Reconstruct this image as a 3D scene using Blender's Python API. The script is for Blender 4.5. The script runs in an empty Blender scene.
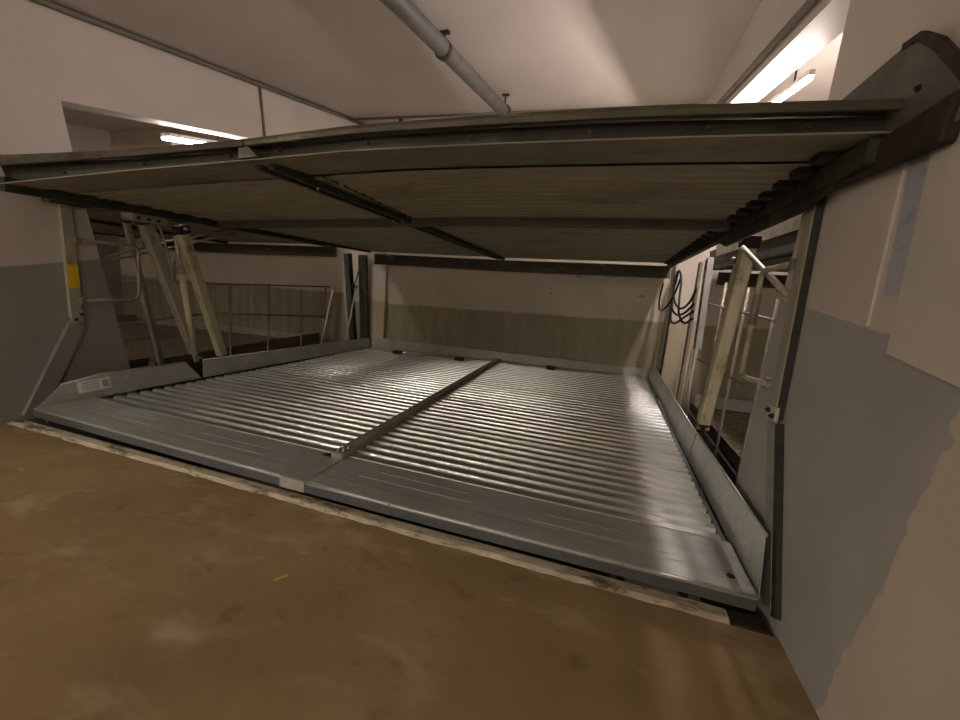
import bpy, bmesh, math, random
from mathutils import Vector, Matrix
random.seed(7)
sc = bpy.context.scene
COL = sc.collection
PI = math.pi

# ------------------------------------------------------------------ helpers
def lerp(a, b, t): return a + (b - a) * t

def interp(tab, x):
    if x <= tab[0][0]: return tab[0][1]
    for (a, va), (b, vb) in zip(tab, tab[1:]):
        if x <= b: return lerp(va, vb, (x - a) / (b - a))
    return tab[-1][1]

def box(bm, x0, x1, y0, y1, z0, z1):
    v = [bm.verts.new((x, y, z)) for z in (z0, z1) for y in (y0, y1) for x in (x0, x1)]
    for f in ((0, 2, 3, 1), (4, 5, 7, 6), (0, 1, 5, 4), (2, 6, 7, 3), (0, 4, 6, 2), (1, 3, 7, 5)):
        bm.faces.new([v[i] for i in f])

def prism(bm, pts, off):
    """closed polygon pts (3D) swept by vector off"""
    off = Vector(off)
    a = [bm.verts.new(p) for p in pts]
    b = [bm.verts.new(Vector(p) + off) for p in pts]
    n = len(pts)
    bm.faces.new(a); bm.faces.new(b[::-1])
    for i in range(n):
        bm.faces.new((a[i], b[i], b[(i + 1) % n], a[(i + 1) % n]))

def bar(bm, p0, p1, w, h, up=(0, 0, 1), bev=0.0):
    """box beam between two points; w sideways, h along 'up'"""
    p0, p1 = Vector(p0), Vector(p1)
    d = (p1 - p0).normalized()
    s = d.cross(Vector(up)).normalized()
    u = s.cross(d).normalized()
    if bev <= 0:
        sec = [(-w/2, -h/2), (w/2, -h/2), (w/2, h/2), (-w/2, h/2)]
    else:
        b = bev
        sec = [(-w/2+b, -h/2), (w/2-b, -h/2), (w/2, -h/2+b), (w/2, h/2-b), (w/2-b, h/2), (-w/2+b, h/2), (-w/2, h/2-b), (-w/2, -h/2+b)]
    prism(bm, [p0 + s*a + u*c for a, c in sec], p1 - p0)

def channel(bm, p0, p1, w, h, t, up=(0, 0, 1), side=1):
    """C channel: web of height h plus two flanges of depth w on one side"""
    p0, p1 = Vector(p0), Vector(p1)
    d = (p1 - p0).normalized()
    s = d.cross(Vector(up)).normalized() * side
    u = Vector(up) - d * d.dot(Vector(up)); u.normalize()
    sec = [(0, -h/2), (w, -h/2), (w, -h/2+t), (t, -h/2+t), (t, h/2-t), (w, h/2-t), (w, h/2), (0, h/2)]
    prism(bm, [p0 + s*a + u*c for a, c in sec], p1 - p0)

def tube(bm, pts, r, seg=10):
    pts = [Vector(p) for p in pts]
    rings = []
    prev = None
    for i, p in enumerate(pts):
        if i == 0: d = pts[1] - pts[0]
        elif i == len(pts) - 1: d = pts[-1] - pts[-2]
        else: d = (pts[i+1] - p).normalized() + (p - pts[i-1]).normalized()
        d.normalize()
        if prev is None:
            ref = Vector((0, 0, 1)) if abs(d.z) < .9 else Vector((1, 0, 0))
            a = d.cross(ref).normalized()
        else:
            a = (prev - d * prev.dot(d)).normalized()
        prev = a
        b = d.cross(a)
        rings.append([bm.verts.new(p + (a*math.cos(2*PI*k/seg) + b*math.sin(2*PI*k/seg)) * r) for k in range(seg)])
    for r0, r1 in zip(rings, rings[1:]):
        for k in range(seg):
            f = bm.faces.new((r0[k], r0[(k+1) % seg], r1[(k+1) % seg], r1[k])); f.smooth = True
    bm.faces.new(rings[0][::-1]); bm.faces.new(rings[-1])

def bend(pts, r, n=5):
    """round the corners of a polyline"""
    pts = [Vector(p) for p in pts]
    out = [pts[0]]
    for a, b, c in zip(pts, pts[1:], pts[2:]):
        u = (a - b).normalized(); v = (c - b).normalized()
        s, e = b + u*r, b + v*r
        for k in range(n + 1):
            t = k / n
            out.append(s*(1-t)**2 + b*2*t*(1-t) + e*t*t)
    out.append(pts[-1])
    return out

def bolt(bm, c, axis, r=.014, h=.012):
    c = Vector(c); d = Vector(axis).normalized()
    tube(bm, [c, c + d*h], r, 6)
    tube(bm, [c + d*h*.9, c + d*h*2], r*.5, 8)

def obj(name, bm, mat, parent=None, bevel=0.0):
    bmesh.ops.recalc_face_normals(bm, faces=bm.faces[:])
    me = bpy.data.meshes.new(name)
    bm.to_mesh(me); bm.free()
    o = bpy.data.objects.new(name, me)
    COL.objects.link(o)
    if mat is not None: me.materials.append(mat)
    if parent is not None: o.parent = parent
    if bevel > 0:
        m = o.modifiers.new('edge', 'BEVEL'); m.width = bevel; m.segments = 2; m.limit_method = 'ANGLE'
    return o

def NB(): return bmesh.new()

def thing(name, label, cat, loc=(0, 0, 0), group=None):
    o = bpy.data.objects.new(name, None); COL.objects.link(o)
    o.empty_display_size = .1
    tag(o, label, cat, group)
    return o

def tag(o, label, cat, group=None):
    o['label'] = label; o['category'] = cat
    if group: o['group'] = group
    return o

def struct(o):
    o['kind'] = 'structure'
    return o

# ------------------------------------------------------------------ materials
def nt(name):
    m = bpy.data.materials.new(name); m.use_nodes = True
    t = m.node_tree
    return m, t, t.nodes['Principled BSDF']

def N(t, kind, **kw):
    n = t.nodes.new(kind)
    for k, v in kw.items():
        if k in n.inputs: n.inputs[k].default_value = v
        else: setattr(n, k, v)
    return n

def pos(t, scale=(1, 1, 1)):
    g = N(t, 'ShaderNodeTexCoord')
    mp = N(t, 'ShaderNodeMapping'); mp.inputs['Scale'].default_value = scale
    t.links.new(g.outputs['Object'], mp.inputs['Vector'])
    return mp.outputs['Vector']

def noise(t, vec, scale, detail=4, rough=.55):
    n = N(t, 'ShaderNodeTexNoise', Scale=scale, Detail=detail, Roughness=rough)
    t.links.new(vec, n.inputs['Vector'])
    return n.outputs['Fac']

def ramp(t, fac, stops):
    r = N(t, 'ShaderNodeValToRGB')
    e = r.color_ramp.elements
    while len(e) < len(stops): e.new(.5)
    for el, (p, c) in zip(e, stops):
        el.position = p; el.color = (c[0], c[1], c[2], 1) if not isinstance(c, (int, float)) else (c, c, c, 1)
    t.links.new(fac, r.inputs['Fac'])
    return r.outputs['Color']

def math_(t, op, a, b=None, clamp=False):
    n = N(t, 'ShaderNodeMath', operation=op); n.use_clamp = clamp
    for i, v in enumerate((a, b)):
        if v is None: continue
        if isinstance(v, (int, float)): n.inputs[i].default_value = v
        else: t.links.new(v, n.inputs[i])
    return n.outputs[0]

def mixc(t, fac, a, b):
    n = N(t, 'ShaderNodeMix', data_type='RGBA')
    for i, v in ((0, fac), (6, a), (7, b)):
        if isinstance(v, (int, float)): n.inputs[i].default_value = v
        elif isinstance(v, tuple): n.inputs[i].default_value = (*v, 1)
        else: t.links.new(v, n.inputs[i])
    return n.outputs[2]

def bump(t, b, height, strength=.2, dist=.01):
    n = N(t, 'ShaderNodeBump', Strength=strength, Distance=dist)
    t.links.new(height, n.inputs['Height']); t.links.new(n.outputs['Normal'], b.inputs['Normal'])

def simple(name, col, rough=.6, metal=0.0, var=.25, scale=6, dirt=None, dirt_amt=.5, stretch=(1, 1, 1), bmp=.1):
    m, t, b = nt(name)
    v = pos(t, stretch)
    n1 = noise(t, v, scale, 5)
    c = ramp(t, n1, [(.25, tuple(x*(1-var) for x in col)), (.75, tuple(min(1, x*(1+var)) for x in col))])
    if dirt:
        n2 = noise(t, v, scale*.6, 6, .7)
        k = ramp(t, n2, [(.62 - dirt_amt*.25, 0), (.72 - dirt_amt*.2, 1)])
        c = mixc(t, k, c, dirt)
    t.links.new(c, b.inputs['Base Color'])
    r = ramp(t, noise(t, v, scale*2.3, 3), [(.3, max(0, rough-.12)), (.7, min(1, rough+.12))])
    t.links.new(r, b.inputs['Roughness'])
    b.inputs['Metallic'].default_value = metal
    if bmp: bump(t, b, noise(t, v, scale*5, 4), bmp, .004)
    return m

M = {}
def galv(name, base, rough, metal=.9, var=.12, stretch=(1, 1, 1), bmp=.12, rv=.07):
    m, t, b = nt(name)
    v = pos(t, stretch)
    vo = N(t, 'ShaderNodeTexVoronoi', Scale=55.0)
    t.links.new(v, vo.inputs['Vector'])
    sp = ramp(t, vo.outputs['Color'], [(.0, 1-var), (1, 1+var)])
    big = ramp(t, noise(t, v, 2.2, 5, .65), [(.3, tuple(x*.72 for x in base)), (.7, base)])
    mm = N(t, 'ShaderNodeMix', data_type='RGBA', blend_type='MULTIPLY'); mm.inputs[0].default_value = 1
    t.links.new(big, mm.inputs[6]); t.links.new(sp, mm.inputs[7])
    t.links.new(mm.outputs[2], b.inputs['Base Color'])
    b.inputs['Metallic'].default_value = metal
    r = ramp(t, noise(t, v, 5, 6, .7), [(.3, rough-rv*.7), (.7, rough+rv*1.2)])
    t.links.new(r, b.inputs['Roughness'])
    if bmp: bump(t, b, noise(t, v, 9, 3), bmp, .004)
    return m

M['galv'] = galv('galvanised_steel', (.60, .62, .585), .34, .5)
M['galv_deck'] = galv('galvanised_deck', (.78, .81, .78), .29, .9, .05, (.5, 2, 2), 0, .02)
M['galv_plate'] = galv('galvanised_plate', (.47, .49, .455), .36, .25, .1, (1, 4, 1))
M['galv_edge'] = galv('galvanised_edge', (.80, .80, .78), .3, .8, .05, (1, 1, 1), 0)
M['stop'] = simple('wheel_stop_plate', (.58, .57, .52), .4, .3, .08, 5)
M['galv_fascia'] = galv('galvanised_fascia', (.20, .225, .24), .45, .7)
M['rib'] = simple('dull_grey_rib', (.30, .30, .255), .5, .3, .2, 5)
M['zinc_old'] = simple('weathered_zinc_underside', (.41, .395, .295), .62, .1, .12, 2.0, (.29, .26, .18), .3, (1, 2, 1))
M['zinc_flange'] = simple('front_flange_zinc', (.29, .27, .20), .6, .15, .15, 3, (.20, .17, .12), .4, (.6, 2, 2))
M['green_dark'] = simple('dark_green_grime_steel', (.045, .048, .030), .6, .2, .35, 7, (.02, .018, .012), .5)
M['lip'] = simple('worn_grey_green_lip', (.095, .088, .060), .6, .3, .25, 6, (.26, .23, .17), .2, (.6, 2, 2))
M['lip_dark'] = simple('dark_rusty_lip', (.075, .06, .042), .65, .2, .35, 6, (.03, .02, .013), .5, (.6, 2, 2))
M['rust'] = simple('rusty_brown_steel', (.032, .019, .013), .75, .1, .35, 9, (.03, .02, .015), .5)
M['panel_dark'] = simple('dull_side_panel', (.115, .108, .09), .6, .3, .15, 4)
M['beige'] = simple('cream_painted_steel', (.54, .485, .33), .5, 0, .15, 7, (.22, .17, .09), .3, (1, 1, .5))
M['cream_dim'] = simple('dull_cream_paint', (.36, .33, .25), .55, 0, .18, 7, (.16, .13, .09), .35, (1, 1, .5))
M['post_grey'] = simple('pale_grey_steel', (.36, .36, .33), .5, .3, .15, 8)
M['dark_steel'] = simple('dark_grey_steel', (.035, .033, .028), .7, .0, .3, 8)
M['brace'] = simple('grey_painted_brace', (.27, .26, .235), .55, .1, .15, 6)
M['rod'] = simple('light_steel_rod', (.48, .42, .33), .45, .3, .2, 10)
M['rail_steel'] = simple('grimy_rail_steel', (.26, .23, .18), .55, .4, .25, 8)
M['yellow'] = simple('yellow_tape', (.75, .50, .01), .5, 0, .08, 8)
M['black'] = simple('black_rubber', (.012, .012, .012), .6, 0, .2, 10)
M['white_paint'] = simple('white_board_paint', (.60, .56, .50), .6, 0, .05, 4)
M['bluish'] = simple('pale_bluish_strip', (.46, .47, .52), .35, 0, .07, 5)
M['sticker_white'] = simple('sticker_white', (.82, .82, .80), .5, 0, .05, 6)
M['sticker_grey'] = simple('sticker_grey_print', (.40, .40, .39), .5, 0, .05, 6)
M['pipe'] = simple('grey_pipe_paint', (.13, .125, .115), .5, .1, .1, 5)
M['conduit'] = simple('beige_grey_conduit', (.17, .145, .12), .55, 0, .1, 5)
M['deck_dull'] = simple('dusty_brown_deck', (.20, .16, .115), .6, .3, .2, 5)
M['concrete_dark'] = simple('dark_pit_concrete', (.07, .06, .045), .9, 0, .3, 2)
M['kerb'] = simple('worn_cream_kerb', (.60, .52, .385), .75, 0, .22, 9, (.15, .105, .055), .45, (.7, 2, 2), .3)
M['scrap'] = simple('yellow_scrap', (.75, .52, .06), .6)
M['lamp_white'] = simple('lamp_housing_white', (.75, .73, .68), .4)

def emis(name, col, s):
    m, t, b = nt(name)
    b.inputs['Base Color'].default_value = (.8, .8, .8, 1)
    b.inputs['Emission Color'].default_value = (*col, 1)
    b.inputs['Emission Strength'].default_value = s
    return m
M['tube_r'] = emis('fluorescent_glow_cool', (1, .84, .79), 440)
M['tube_rear'] = emis('added_rear_glow', (1, .84, .79), 90)  # glow of the added lamp at the rear left
M['tube_l'] = emis('fluorescent_glow_side', (1, .84, .76), 150)
M['tube_aisle'] = emis('fluorescent_glow_aisle', (1, .90, .79), 105)
M['tube_aisle_right'] = emis('fluorescent_glow_aisle_right', (1, .90, .79), 34)
M['tube_far'] = emis('added_far_glow', (1, .90, .79), 420)  # glow of the added far lamps

# floor: brown sealed concrete with smears and scuffs
m, t, b = nt('brown_floor')
v = pos(t)
n1 = noise(t, v, 1.1, 6, .6)
c = ramp(t, n1, [(.28, (.235, .164, .084)), (.5, (.29, .204, .106)), (.72, (.355, .256, .142))])
v2 = pos(t, (1.2, 2.4, 1)); n2 = noise(t, v2, 1.6, 4, .6)
c = mixc(t, ramp(t, n2, [(.55, 0), (.72, .7)]), c, (.47, .365, .24))
n3 = noise(t, v, 5.5, 3, .5)
c = mixc(t, ramp(t, n3, [(.60, 0), (.72, .4)]), c, (.135, .09, .046))
n4 = noise(t, pos(t, (3, 9, 1)), 2.2, 3, .5)
c = mixc(t, ramp(t, n4, [(.70, 0), (.78, .4)]), c, (.52, .41, .28))
t.links.new(c, b.inputs['Base Color'])
t.links.new(ramp(t, n1, [(.3, .62), (.7, .8)]), b.inputs['Roughness'])
b.inputs['Specular IOR Level'].default_value = .06
bump(t, b, noise(t, v, 30, 5, .6), .12, .004)
M['floor'] = m

def sep(t):
    g = N(t, 'ShaderNodeNewGeometry'); s = N(t, 'ShaderNodeSeparateXYZ')
    t.links.new(g.outputs['Position'], s.inputs[0])
    return s.outputs

def wall_mat(name, z0, sx, sy, low, edge=None, white=(.60, .54, .49), stain=False):
    """white plaster over a painted lower band whose edge height is z0 + sx*x + sy*y"""
    m, t, b = nt(name)
    p = sep(t)
    v = pos(t)
    line = math_(t, 'ADD', math_(t, 'ADD', math_(t, 'MULTIPLY', p[0], sx), math_(t, 'MULTIPLY', p[1], sy)), z0)
    wob = math_(t, 'MULTIPLY', math_(t, 'SUBTRACT', noise(t, v, 6, 2), .5), .012 if not stain else .05)
    d = math_(t, 'SUBTRACT', math_(t, 'ADD', line, wob), p[2])
    k = math_(t, 'MULTIPLY', d, 400 if not stain else 60, True)
    up = ramp(t, noise(t, v, 1.3, 5), [(.3, tuple(x*.93 for x in white)), (.7, tuple(x*1.04 for x in white))])
    lo = ramp(t, noise(t, v, 2.0, 5), [(.3, tuple(x*.90 for x in low)), (.7, tuple(x*1.08 for x in low))])
    if stain:
        st = noise(t, pos(t, (3, 3, .35)), 2.2, 5, .65)
        lo = mixc(t, ramp(t, st, [(.45, 0), (.75, .8)]), lo, (.42, .36, .25))
        lo = mixc(t, ramp(t, noise(t, pos(t, (1, 1, .5)), 1.4, 6, .7), [(.5, 0), (.8, .6)]), lo, (.17, .15, .09))
        sp = noise(t, v, 9, 3, .5)
        up = mixc(t, ramp(t, sp, [(.70, 0), (.73, .75)]), up, (.16, .12, .08))
        dr = noise(t, pos(t, (8, 8, .5)), 1.5, 3, .5)
        up = mixc(t, ramp(t, dr, [(.62, 0), (.8, .4)]), up, (.33, .28, .20))
    c = mixc(t, k, up, lo)
    if edge:
        # raw, unpainted wall in front of a ragged paint edge: y < ey(z)
        e = math_(t, 'ADD', math_(t, 'MULTIPLY', p[2], edge[1]), edge[0])
        w = math_(t, 'MULTIPLY', math_(t, 'SUBTRACT', noise(t, pos(t, (1, 1, 1)), 3.2, 3, .5), .5), .26)
        q = math_(t, 'MULTIPLY', math_(t, 'SUBTRACT', math_(t, 'ADD', e, w), p[1]), 120, True)
        raw = ramp(t, noise(t, v, 3, 5), [(.3, (.56, .49, .41)), (.7, (.64, .565, .48))])
        q2 = math_(t, 'MULTIPLY', q, k)
        c = mixc(t, q2, c, raw)
    t.links.new(c, b.inputs['Base Color'])
    b.inputs['Roughness'].default_value = .62
    bump(t, b, noise(t, v, 24, 5, .6), .10, .006)
    return m
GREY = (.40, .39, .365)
GREY_LEFT_SHADED = (.30, .295, .27)  # same grey paint, darkened for the weaker light on the left wall
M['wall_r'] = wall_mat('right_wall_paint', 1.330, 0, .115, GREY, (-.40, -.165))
M['wall_l'] = wall_mat('left_wall_paint', 1.145, 0, .165, GREY_LEFT_SHADED)
M['wall_b'] = wall_mat('rear_wall_concrete', .80, .036, 0, (.29, .26, .17), None, (.56, .51, .40), True)
M['wall_bl'] = wall_mat('rear_wall_left_concrete', .95, .02, 0, (.25, .20, .14), None, (.52, .46, .36), True)
M['wall_p'] = wall_mat('pilaster_paint', .86, .036, 0, (.46, .40, .28), None, (.60, .55, .46), True)
m, t, b = nt('ceiling_paint')
v = pos(t)
t.links.new(ramp(t, noise(t, v, 1.1, 4), [(.3, (.54, .485, .44)), (.7, (.59, .53, .48))]), b.inputs['Base Color'])
b.inputs['Roughness'].default_value = .8
bump(t, b, noise(t, v, 30, 4), .08, .005)
M['ceil'] = m

# ------------------------------------------------------------------ setting
XL, XR, YB = -.45, 5.41, 5.40
FZ = -.19

def ceil_z(x, y):
    yy = max(.3, min(y, 5.4))
    zl = 3.305 + .167 * yy
    zr = 4.15
    tt = max(0, min(1, (x - XL) / (XR - XL)))
    return lerp(zl, zr, tt)

bm = NB()
box(bm, -7.5, 12.5, -13.0, 0.0, -.45, FZ)
struct(obj('floor', bm, M['floor']))
bm = NB()
box(bm, -7.5, 12.5, 0.0, 5.6, -2.1, -2.0)
struct(obj('floor_pit', bm, M['concrete_dark']))
bm = NB()
box(bm, -7.5, 12.5, -.06, 0.0, -2.0, -.45)
struct(obj('wall_pit_front', bm, M['concrete_dark']))

# ceiling surface
bm = NB()
xs = [-7.5, XL - .35, XL] + [lerp(XL, XR, k/8) for k in range(1, 9)] + [XR + .3, 12.5]
ys = [-13.0, -3, 0, .3] + [lerp(.3, 5.4, k/6) for k in range(1, 7)] + [5.7]
grid = [[bm.verts.new((x, y, ceil_z(x, y))) for x in xs] for y in ys]
gt = [[bm.verts.new((x, y, 4.6)) for x in xs] for y in ys]
for j in range(len(ys) - 1):
    for i in range(len(xs) - 1):
        bm.faces.new((grid[j][i], grid[j][i+1], grid[j+1][i+1], grid[j+1][i]))
        bm.faces.new((gt[j][i], gt[j+1][i], gt[j+1][i+1], gt[j][i+1]))
struct(obj('ceiling', bm, M['ceil']))

# left wall: pillar up to y=.85, beam above the opening
def side_wall(name, x0, x1, ypil, beam, mat):
    bm = NB()
    y0 = -1.9
    (pb, pt) = ypil             # y of the pillar's rear edge low (z=-.2) and high (z=2.6)
    zb = lambda y: beam[0] + beam[1] * y
    yt = pt
    poly = [(x0, y0, -2.0 if False else FZ), (x0, pb, FZ), (x0, pt, 1.9), (x0, beam[2], zb(beam[2])), (x0, 5.4, zb(5.4)), (x0, 5.4, 4.5), (x0, y0, 4.5)]
    prism(bm, poly, (x1 - x0, 0, 0))
    # pillar foot going down into the pit
    box(bm, min(x0, x1), max(x0, x1), .0, pb, -2.0, FZ)
    return struct(obj(name, bm, mat))
side_wall('wall_left', XL, XL - .30, (1.05, .70), (2.525, .187, .61), M['wall_l'])
side_wall('wall_right', XR, XR + .26, (.93, .80), (2.96, .166, .80), M['wall_r'])
bm = NB(); box(bm, XL - .3, XR + .26, YB, YB + .2, -2.0, 4.5)
struct(obj('wall_back', bm, M['wall_b']))
bm = NB(); box(bm, -7.5, XL - .3, YB, YB + .2, -2.0, 4.5)
struct(obj('wall_back_left', bm, M['wall_bl']))
bm = NB(); box(bm, XR + .26, 12.5, YB, YB + .2, -2.0, 4.5)
struct(obj('wall_back_right', bm, M['wall_b']))
bm = NB(); box(bm, -7.7, -7.5, -13.0, 5.6, -2.0, 4.5); struct(obj('wall_far_left', bm, M['wall_l']))
bm = NB(); box(bm, 12.5, 12.7, -13.0, 5.6, -2.0, 4.5); struct(obj('wall_far_right', bm, M['wall_l']))
bm = NB(); box(bm, -7.5, 12.5, -13.2, -13.0, -.4, 4.5); struct(obj('wall_front', bm, M['wall_l']))

# rear pilasters
bm = NB(); box(bm, -.20, .17, 5.30, YB, -2.0, 3.6); struct(obj('wall_pilaster_left', bm, M['wall_p']))
bm = NB(); box(bm, XR + .03, 5.92, 5.18, YB, -2.0, 3.4); struct(obj('wall_pilaster_right', bm, M['wall_p']))

# kerb strip along the pit edge
bm = NB()
n = 60
prof = lambda k: [(.0 + random.uniform(-.008, .008), FZ - .05), (.0 + random.uniform(-.010, .008), FZ + .004), (.022, FZ + .018 + random.uniform(-.003, .003)), (.085, FZ + .018), (.098, FZ + .004), (.098, FZ - .05)]
rings = []
for k in range(n + 1):
    x = lerp(-.44, 5.20, k / n)
    rings.append([bm.verts.new((x, y, z)) for y, z in prof(k)])
for a, c in zip(rings, rings[1:]):
    for i in range(6):
        bm.faces.new((a[i], a[(i+1) % 6], c[(i+1) % 6], c[i]))
bm.faces.new(rings[0]); bm.faces.new(rings[-1][::-1])
struct(obj('trim_1', bm, M['kerb']))

# ceiling edge pipe-like moulding, left; grooved lip on right beam
bm = NB()
tube(bm, [(XL + .03, y, ceil_z(XL, y) - .035) for y in (-3, .3, 2.8, 5.35)], .028, 8)
struct(obj('trim_2', bm, M['conduit']))
bm = NB()
tube(bm, [(XR - .03, y, 2.96 + .166*y + .10) for y in (.2, 2.5, 5.35)], .028, 8)
struct(obj('trim_3', bm, M['conduit']))
bm = NB()
tube(bm, [(XL + .018, 2.80, 3.80), (XL + .018, 2.90, 3.05)], .016, 8)
struct(obj('trim_4', bm, M['conduit']))

# white board and bluish strip on the near right wall
bm = NB()
prism(bm, [(XR, -.235, 1.24), (XR, -3.2, .78), (XR, -3.2, 2.9), (XR, -.105, 2.9), (XR, -.18, 1.97)], (-.022, 0, 0))
tag(obj('wall_board', bm, M['white_paint'], None, .003), 'white painted board fixed over the grey band of the near right wall', 'board')
bm = NB()
prism(bm, [(XR, -.10, 1.455), (XR, -.21, 1.445), (XR, -.15, 1.95), (XR, -.05, 1.95)], (-.004, 0, 0))
tag(obj('film_strip', bm, M['bluish']), 'pale bluish film strip stuck on wall beside the white board', 'strip')
bm = NB()
bar(bm, (XR - .004, -.055, 1.33), (XR - .004, -.02, 2.02), .008, .012, (1, 0, 0))
tag(obj('wall_seam', bm, M['white_paint']), 'thin raised white seam running up the right wall beside the bluish strip', 'seam')

# ------------------------------------------------------------------ lower platform
def Q(u, v):
    """lower deck plane: u along the front 0..1, v into the pit 0..1"""
    fx = lerp(-.105, 5.283, u); fy = lerp(.03, -.01, u) - .03*math.sin(PI*u)
    bx = lerp(-.02, 5.27, u)
    z = lerp(0, lerp(-.10, .07, u), v)
    return Vector((lerp(fx, bx, v), lerp(fy, 5.15, v), z))
def Qy(u, y, h=0):
    y0 = Q(u, 0).y
    p = Q(u, (y - y0) / (5.15 - y0)); p.z += h
    return p

PITCH = .1175
def deck_sheet(name, u0, u1, y0, nr, mat, parent, last=False):
    bm = NB()
    prof = [(0, 0)]
    for k in range(nr):
        y = k * PITCH
        prof += [(y + .000, -.001), (y + .0015, .005), (y + .005, .008), (y + .056, .008), (y + .062, .004), (y + .074, -.020), (y + .078, -.021), (y + .106, -.021), (y + .110, -.019)]
    prof += [(nr * PITCH - .002, -.006)]
    prof = prof[1:]
    th = .004
    cols = []
    us = [lerp(u0, u1, k / 6) for k in range(7)]
    for u in us:
        cols.append(([bm.verts.new(Qy(u, y0 + y, h)) for y, h in prof], [bm.verts.new(Qy(u, y0 + y, h - th)) for y, h in prof]))
    m_ = len(prof)
    for (a, a2), (c, c2) in zip(cols, cols[1:]):
        for i in range(m_ - 1):
            bm.faces.new((a[i], c[i], c[i+1], a[i+1]))
            bm.faces.new((a2[i], a2[i+1], c2[i+1], c2[i]))
        bm.faces.new((a[0], a2[0], c2[0], c[0])); bm.faces.new((a[-1], c[-1], c2[-1], a2[-1]))
    for a, a2 in (cols[0], cols[-1]):
        for i in range(m_ - 1):
            bm.faces.new((a[i], a[i+1], a2[i+1], a2[i]))
    return obj(name, bm, mat, parent)

def slab_q(bm, u0, u1, y0, y1, h0, h1, n=6):
    """plate following the deck plane"""
    us = [lerp(u0, u1, k / n) for k in range(n + 1)]
    secs = []
    for u in us:
        secs.append([bm.verts.new(Qy(u, y0, h0)), bm.verts.new(Qy(u, y1, h0)), bm.verts.new(Qy(u, y1, h1)), bm.verts.new(Qy(u, y0, h1))])
    for a, c in zip(secs, secs[1:]):
        for i in range(4):
            bm.faces.new((a[i], c[i], c[(i+1) % 4], a[(i+1) % 4]))
    bm.faces.new(secs[0]); bm.faces.new(secs[-1][::-1])

low = thing('parking_platform', 'bright galvanised lower parking platform of ridged sheets set in the floor pit', 'parking platform', group=None)
UL, UR = .008, .995
UC0, UC1 = .503, .522     # central rib
# front plates with a turned-down fascia (two halves)
for (u0, u1) in ((0, .487), (.517, 1)):
    bm = NB()
    yf = -.02
    us = [lerp(u0, u1, k/8) for k in range(9)]
    secs = []
    for u in us:
        y0 = Q(u, 0).y
        pr = [(y0 + .44, -.004), (y0 + .14, -.004), (y0 + .125, .0), (y0 + .012, .0), (y0, -.010), (y0, -.062), (y0 + .03, -.062), (y0 + .03, -.068), (y0 - .006, -.068), (y0 - .006, -.008), (y0 + .008, .006), (y0 + .128, .006), (y0 + .142, .002), (y0 + .44, .002)]
        secs.append([bm.verts.new(Qy(u, y, h)) for y, h in pr])
    k_ = len(secs[0])
    for a, c in zip(secs, secs[1:]):
        for i in range(k_):
            bm.faces.new((a[i], c[i], c[(i+1) % k_], a[(i+1) % k_]))
    bm.faces.new(secs[0]); bm.faces.new(secs[-1][::-1])
    fp = obj('front_plate', bm, M['galv_plate'], low)
    bm = NB(); tube(bm, [Qy(u, Q(u, 0).y - .004, .001) for u in us], .0065, 8); obj('front_edge', bm, M['galv_edge'], fp)
    # fascia strip, coloured darker to stand for its reflection of the dark floor
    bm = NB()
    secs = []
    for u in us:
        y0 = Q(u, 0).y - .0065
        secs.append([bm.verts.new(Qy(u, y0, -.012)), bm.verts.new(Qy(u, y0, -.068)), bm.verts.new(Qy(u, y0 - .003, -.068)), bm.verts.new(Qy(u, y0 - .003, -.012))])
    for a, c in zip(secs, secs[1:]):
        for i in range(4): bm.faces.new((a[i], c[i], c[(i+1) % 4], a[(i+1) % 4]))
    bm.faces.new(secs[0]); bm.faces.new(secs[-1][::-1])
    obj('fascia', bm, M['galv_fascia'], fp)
    # raised stiffening beads on the plate
    for k in range(2):
        bm = NB()
        ua = u0 + .05 if k == 0 else u0 + .27
        y = .20 if k == 0 else .17
        slab_q(bm, ua, ua + .15, y, y + .018, .002, .005, 3)
        slab_q(bm, ua + .02, ua + .14, y + .10, y + .115, .002, .004, 3)
        obj('bead', bm, M['galv_plate'], fp)
# centre cover plate
bm = NB()
slab_q(bm, .484, .520, Q(.5, 0).y - .012, .34, .004, .011, 2)
c0 = Q(.484, 0); c1 = Q(.520, 0)
prism(bm, [Vector((c0.x, c0.y - .012, .010)), Vector((c1.x, c1.y - .012, .010)), Vector((c1.x, c1.y - .012, -.066)), Vector((c0.x, c0.y - .012, -.066))], (0, -.006, 0))
obj('cover_plate', bm, M['galv'], low)
# ridged sheets: five per half
NR = 8
gap = .008
for (u0, u1) in ((UL + .012, UC0 + .002), (UC1 - .002, UR - .004)):
    y = .425
    for s in range(5):
        nr = NR if s < 4 else 7
        deck_sheet('deck_sheet', u0, u1, y, nr, M['galv_deck'], low)
        y += nr * PITCH
    bm = NB(); slab_q(bm, u0, u1, y + .004, 5.14, -.006, .002, 4)
    obj('rear_plate', bm, M['galv'], low)
# central rib (channel)
bm = NB()
pts = []
A0, A1 = Qy(UC0, .35, .0), Qy(UC1, .35, .0)
B0, B1 = Qy(UC0, 5.10, .0), Qy(UC1, 5.10, .0)
H = .048
v = []
for p, q in ((A0, A1), (B0, B1)):
    v.append([bm.verts.new(p + Vector((0, 0, -.03))), bm.verts.new(p + Vector((.006, 0, H))), bm.verts.new(q + Vector((-.006, 0, H))), bm.verts.new(q + Vector((0, 0, -.03)))])
for i in range(4): bm.faces.new((v[0][i], v[0][(i+1) % 4], v[1][(i+1) % 4], v[1][i]))
bm.faces.new(v[0][::-1]); bm.faces.new(v[1])
rb = obj('centre_rib', bm, M['rib'], low, .004)
for q in (.40, .46):
    for uu in (UC0 + .005, UC1 - .005):
        bm = NB(); bolt(bm, Qy(uu, q, H), (0, 0, 1), .012, .01)
        obj('bolt', bm, M['galv'], rb)
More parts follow.
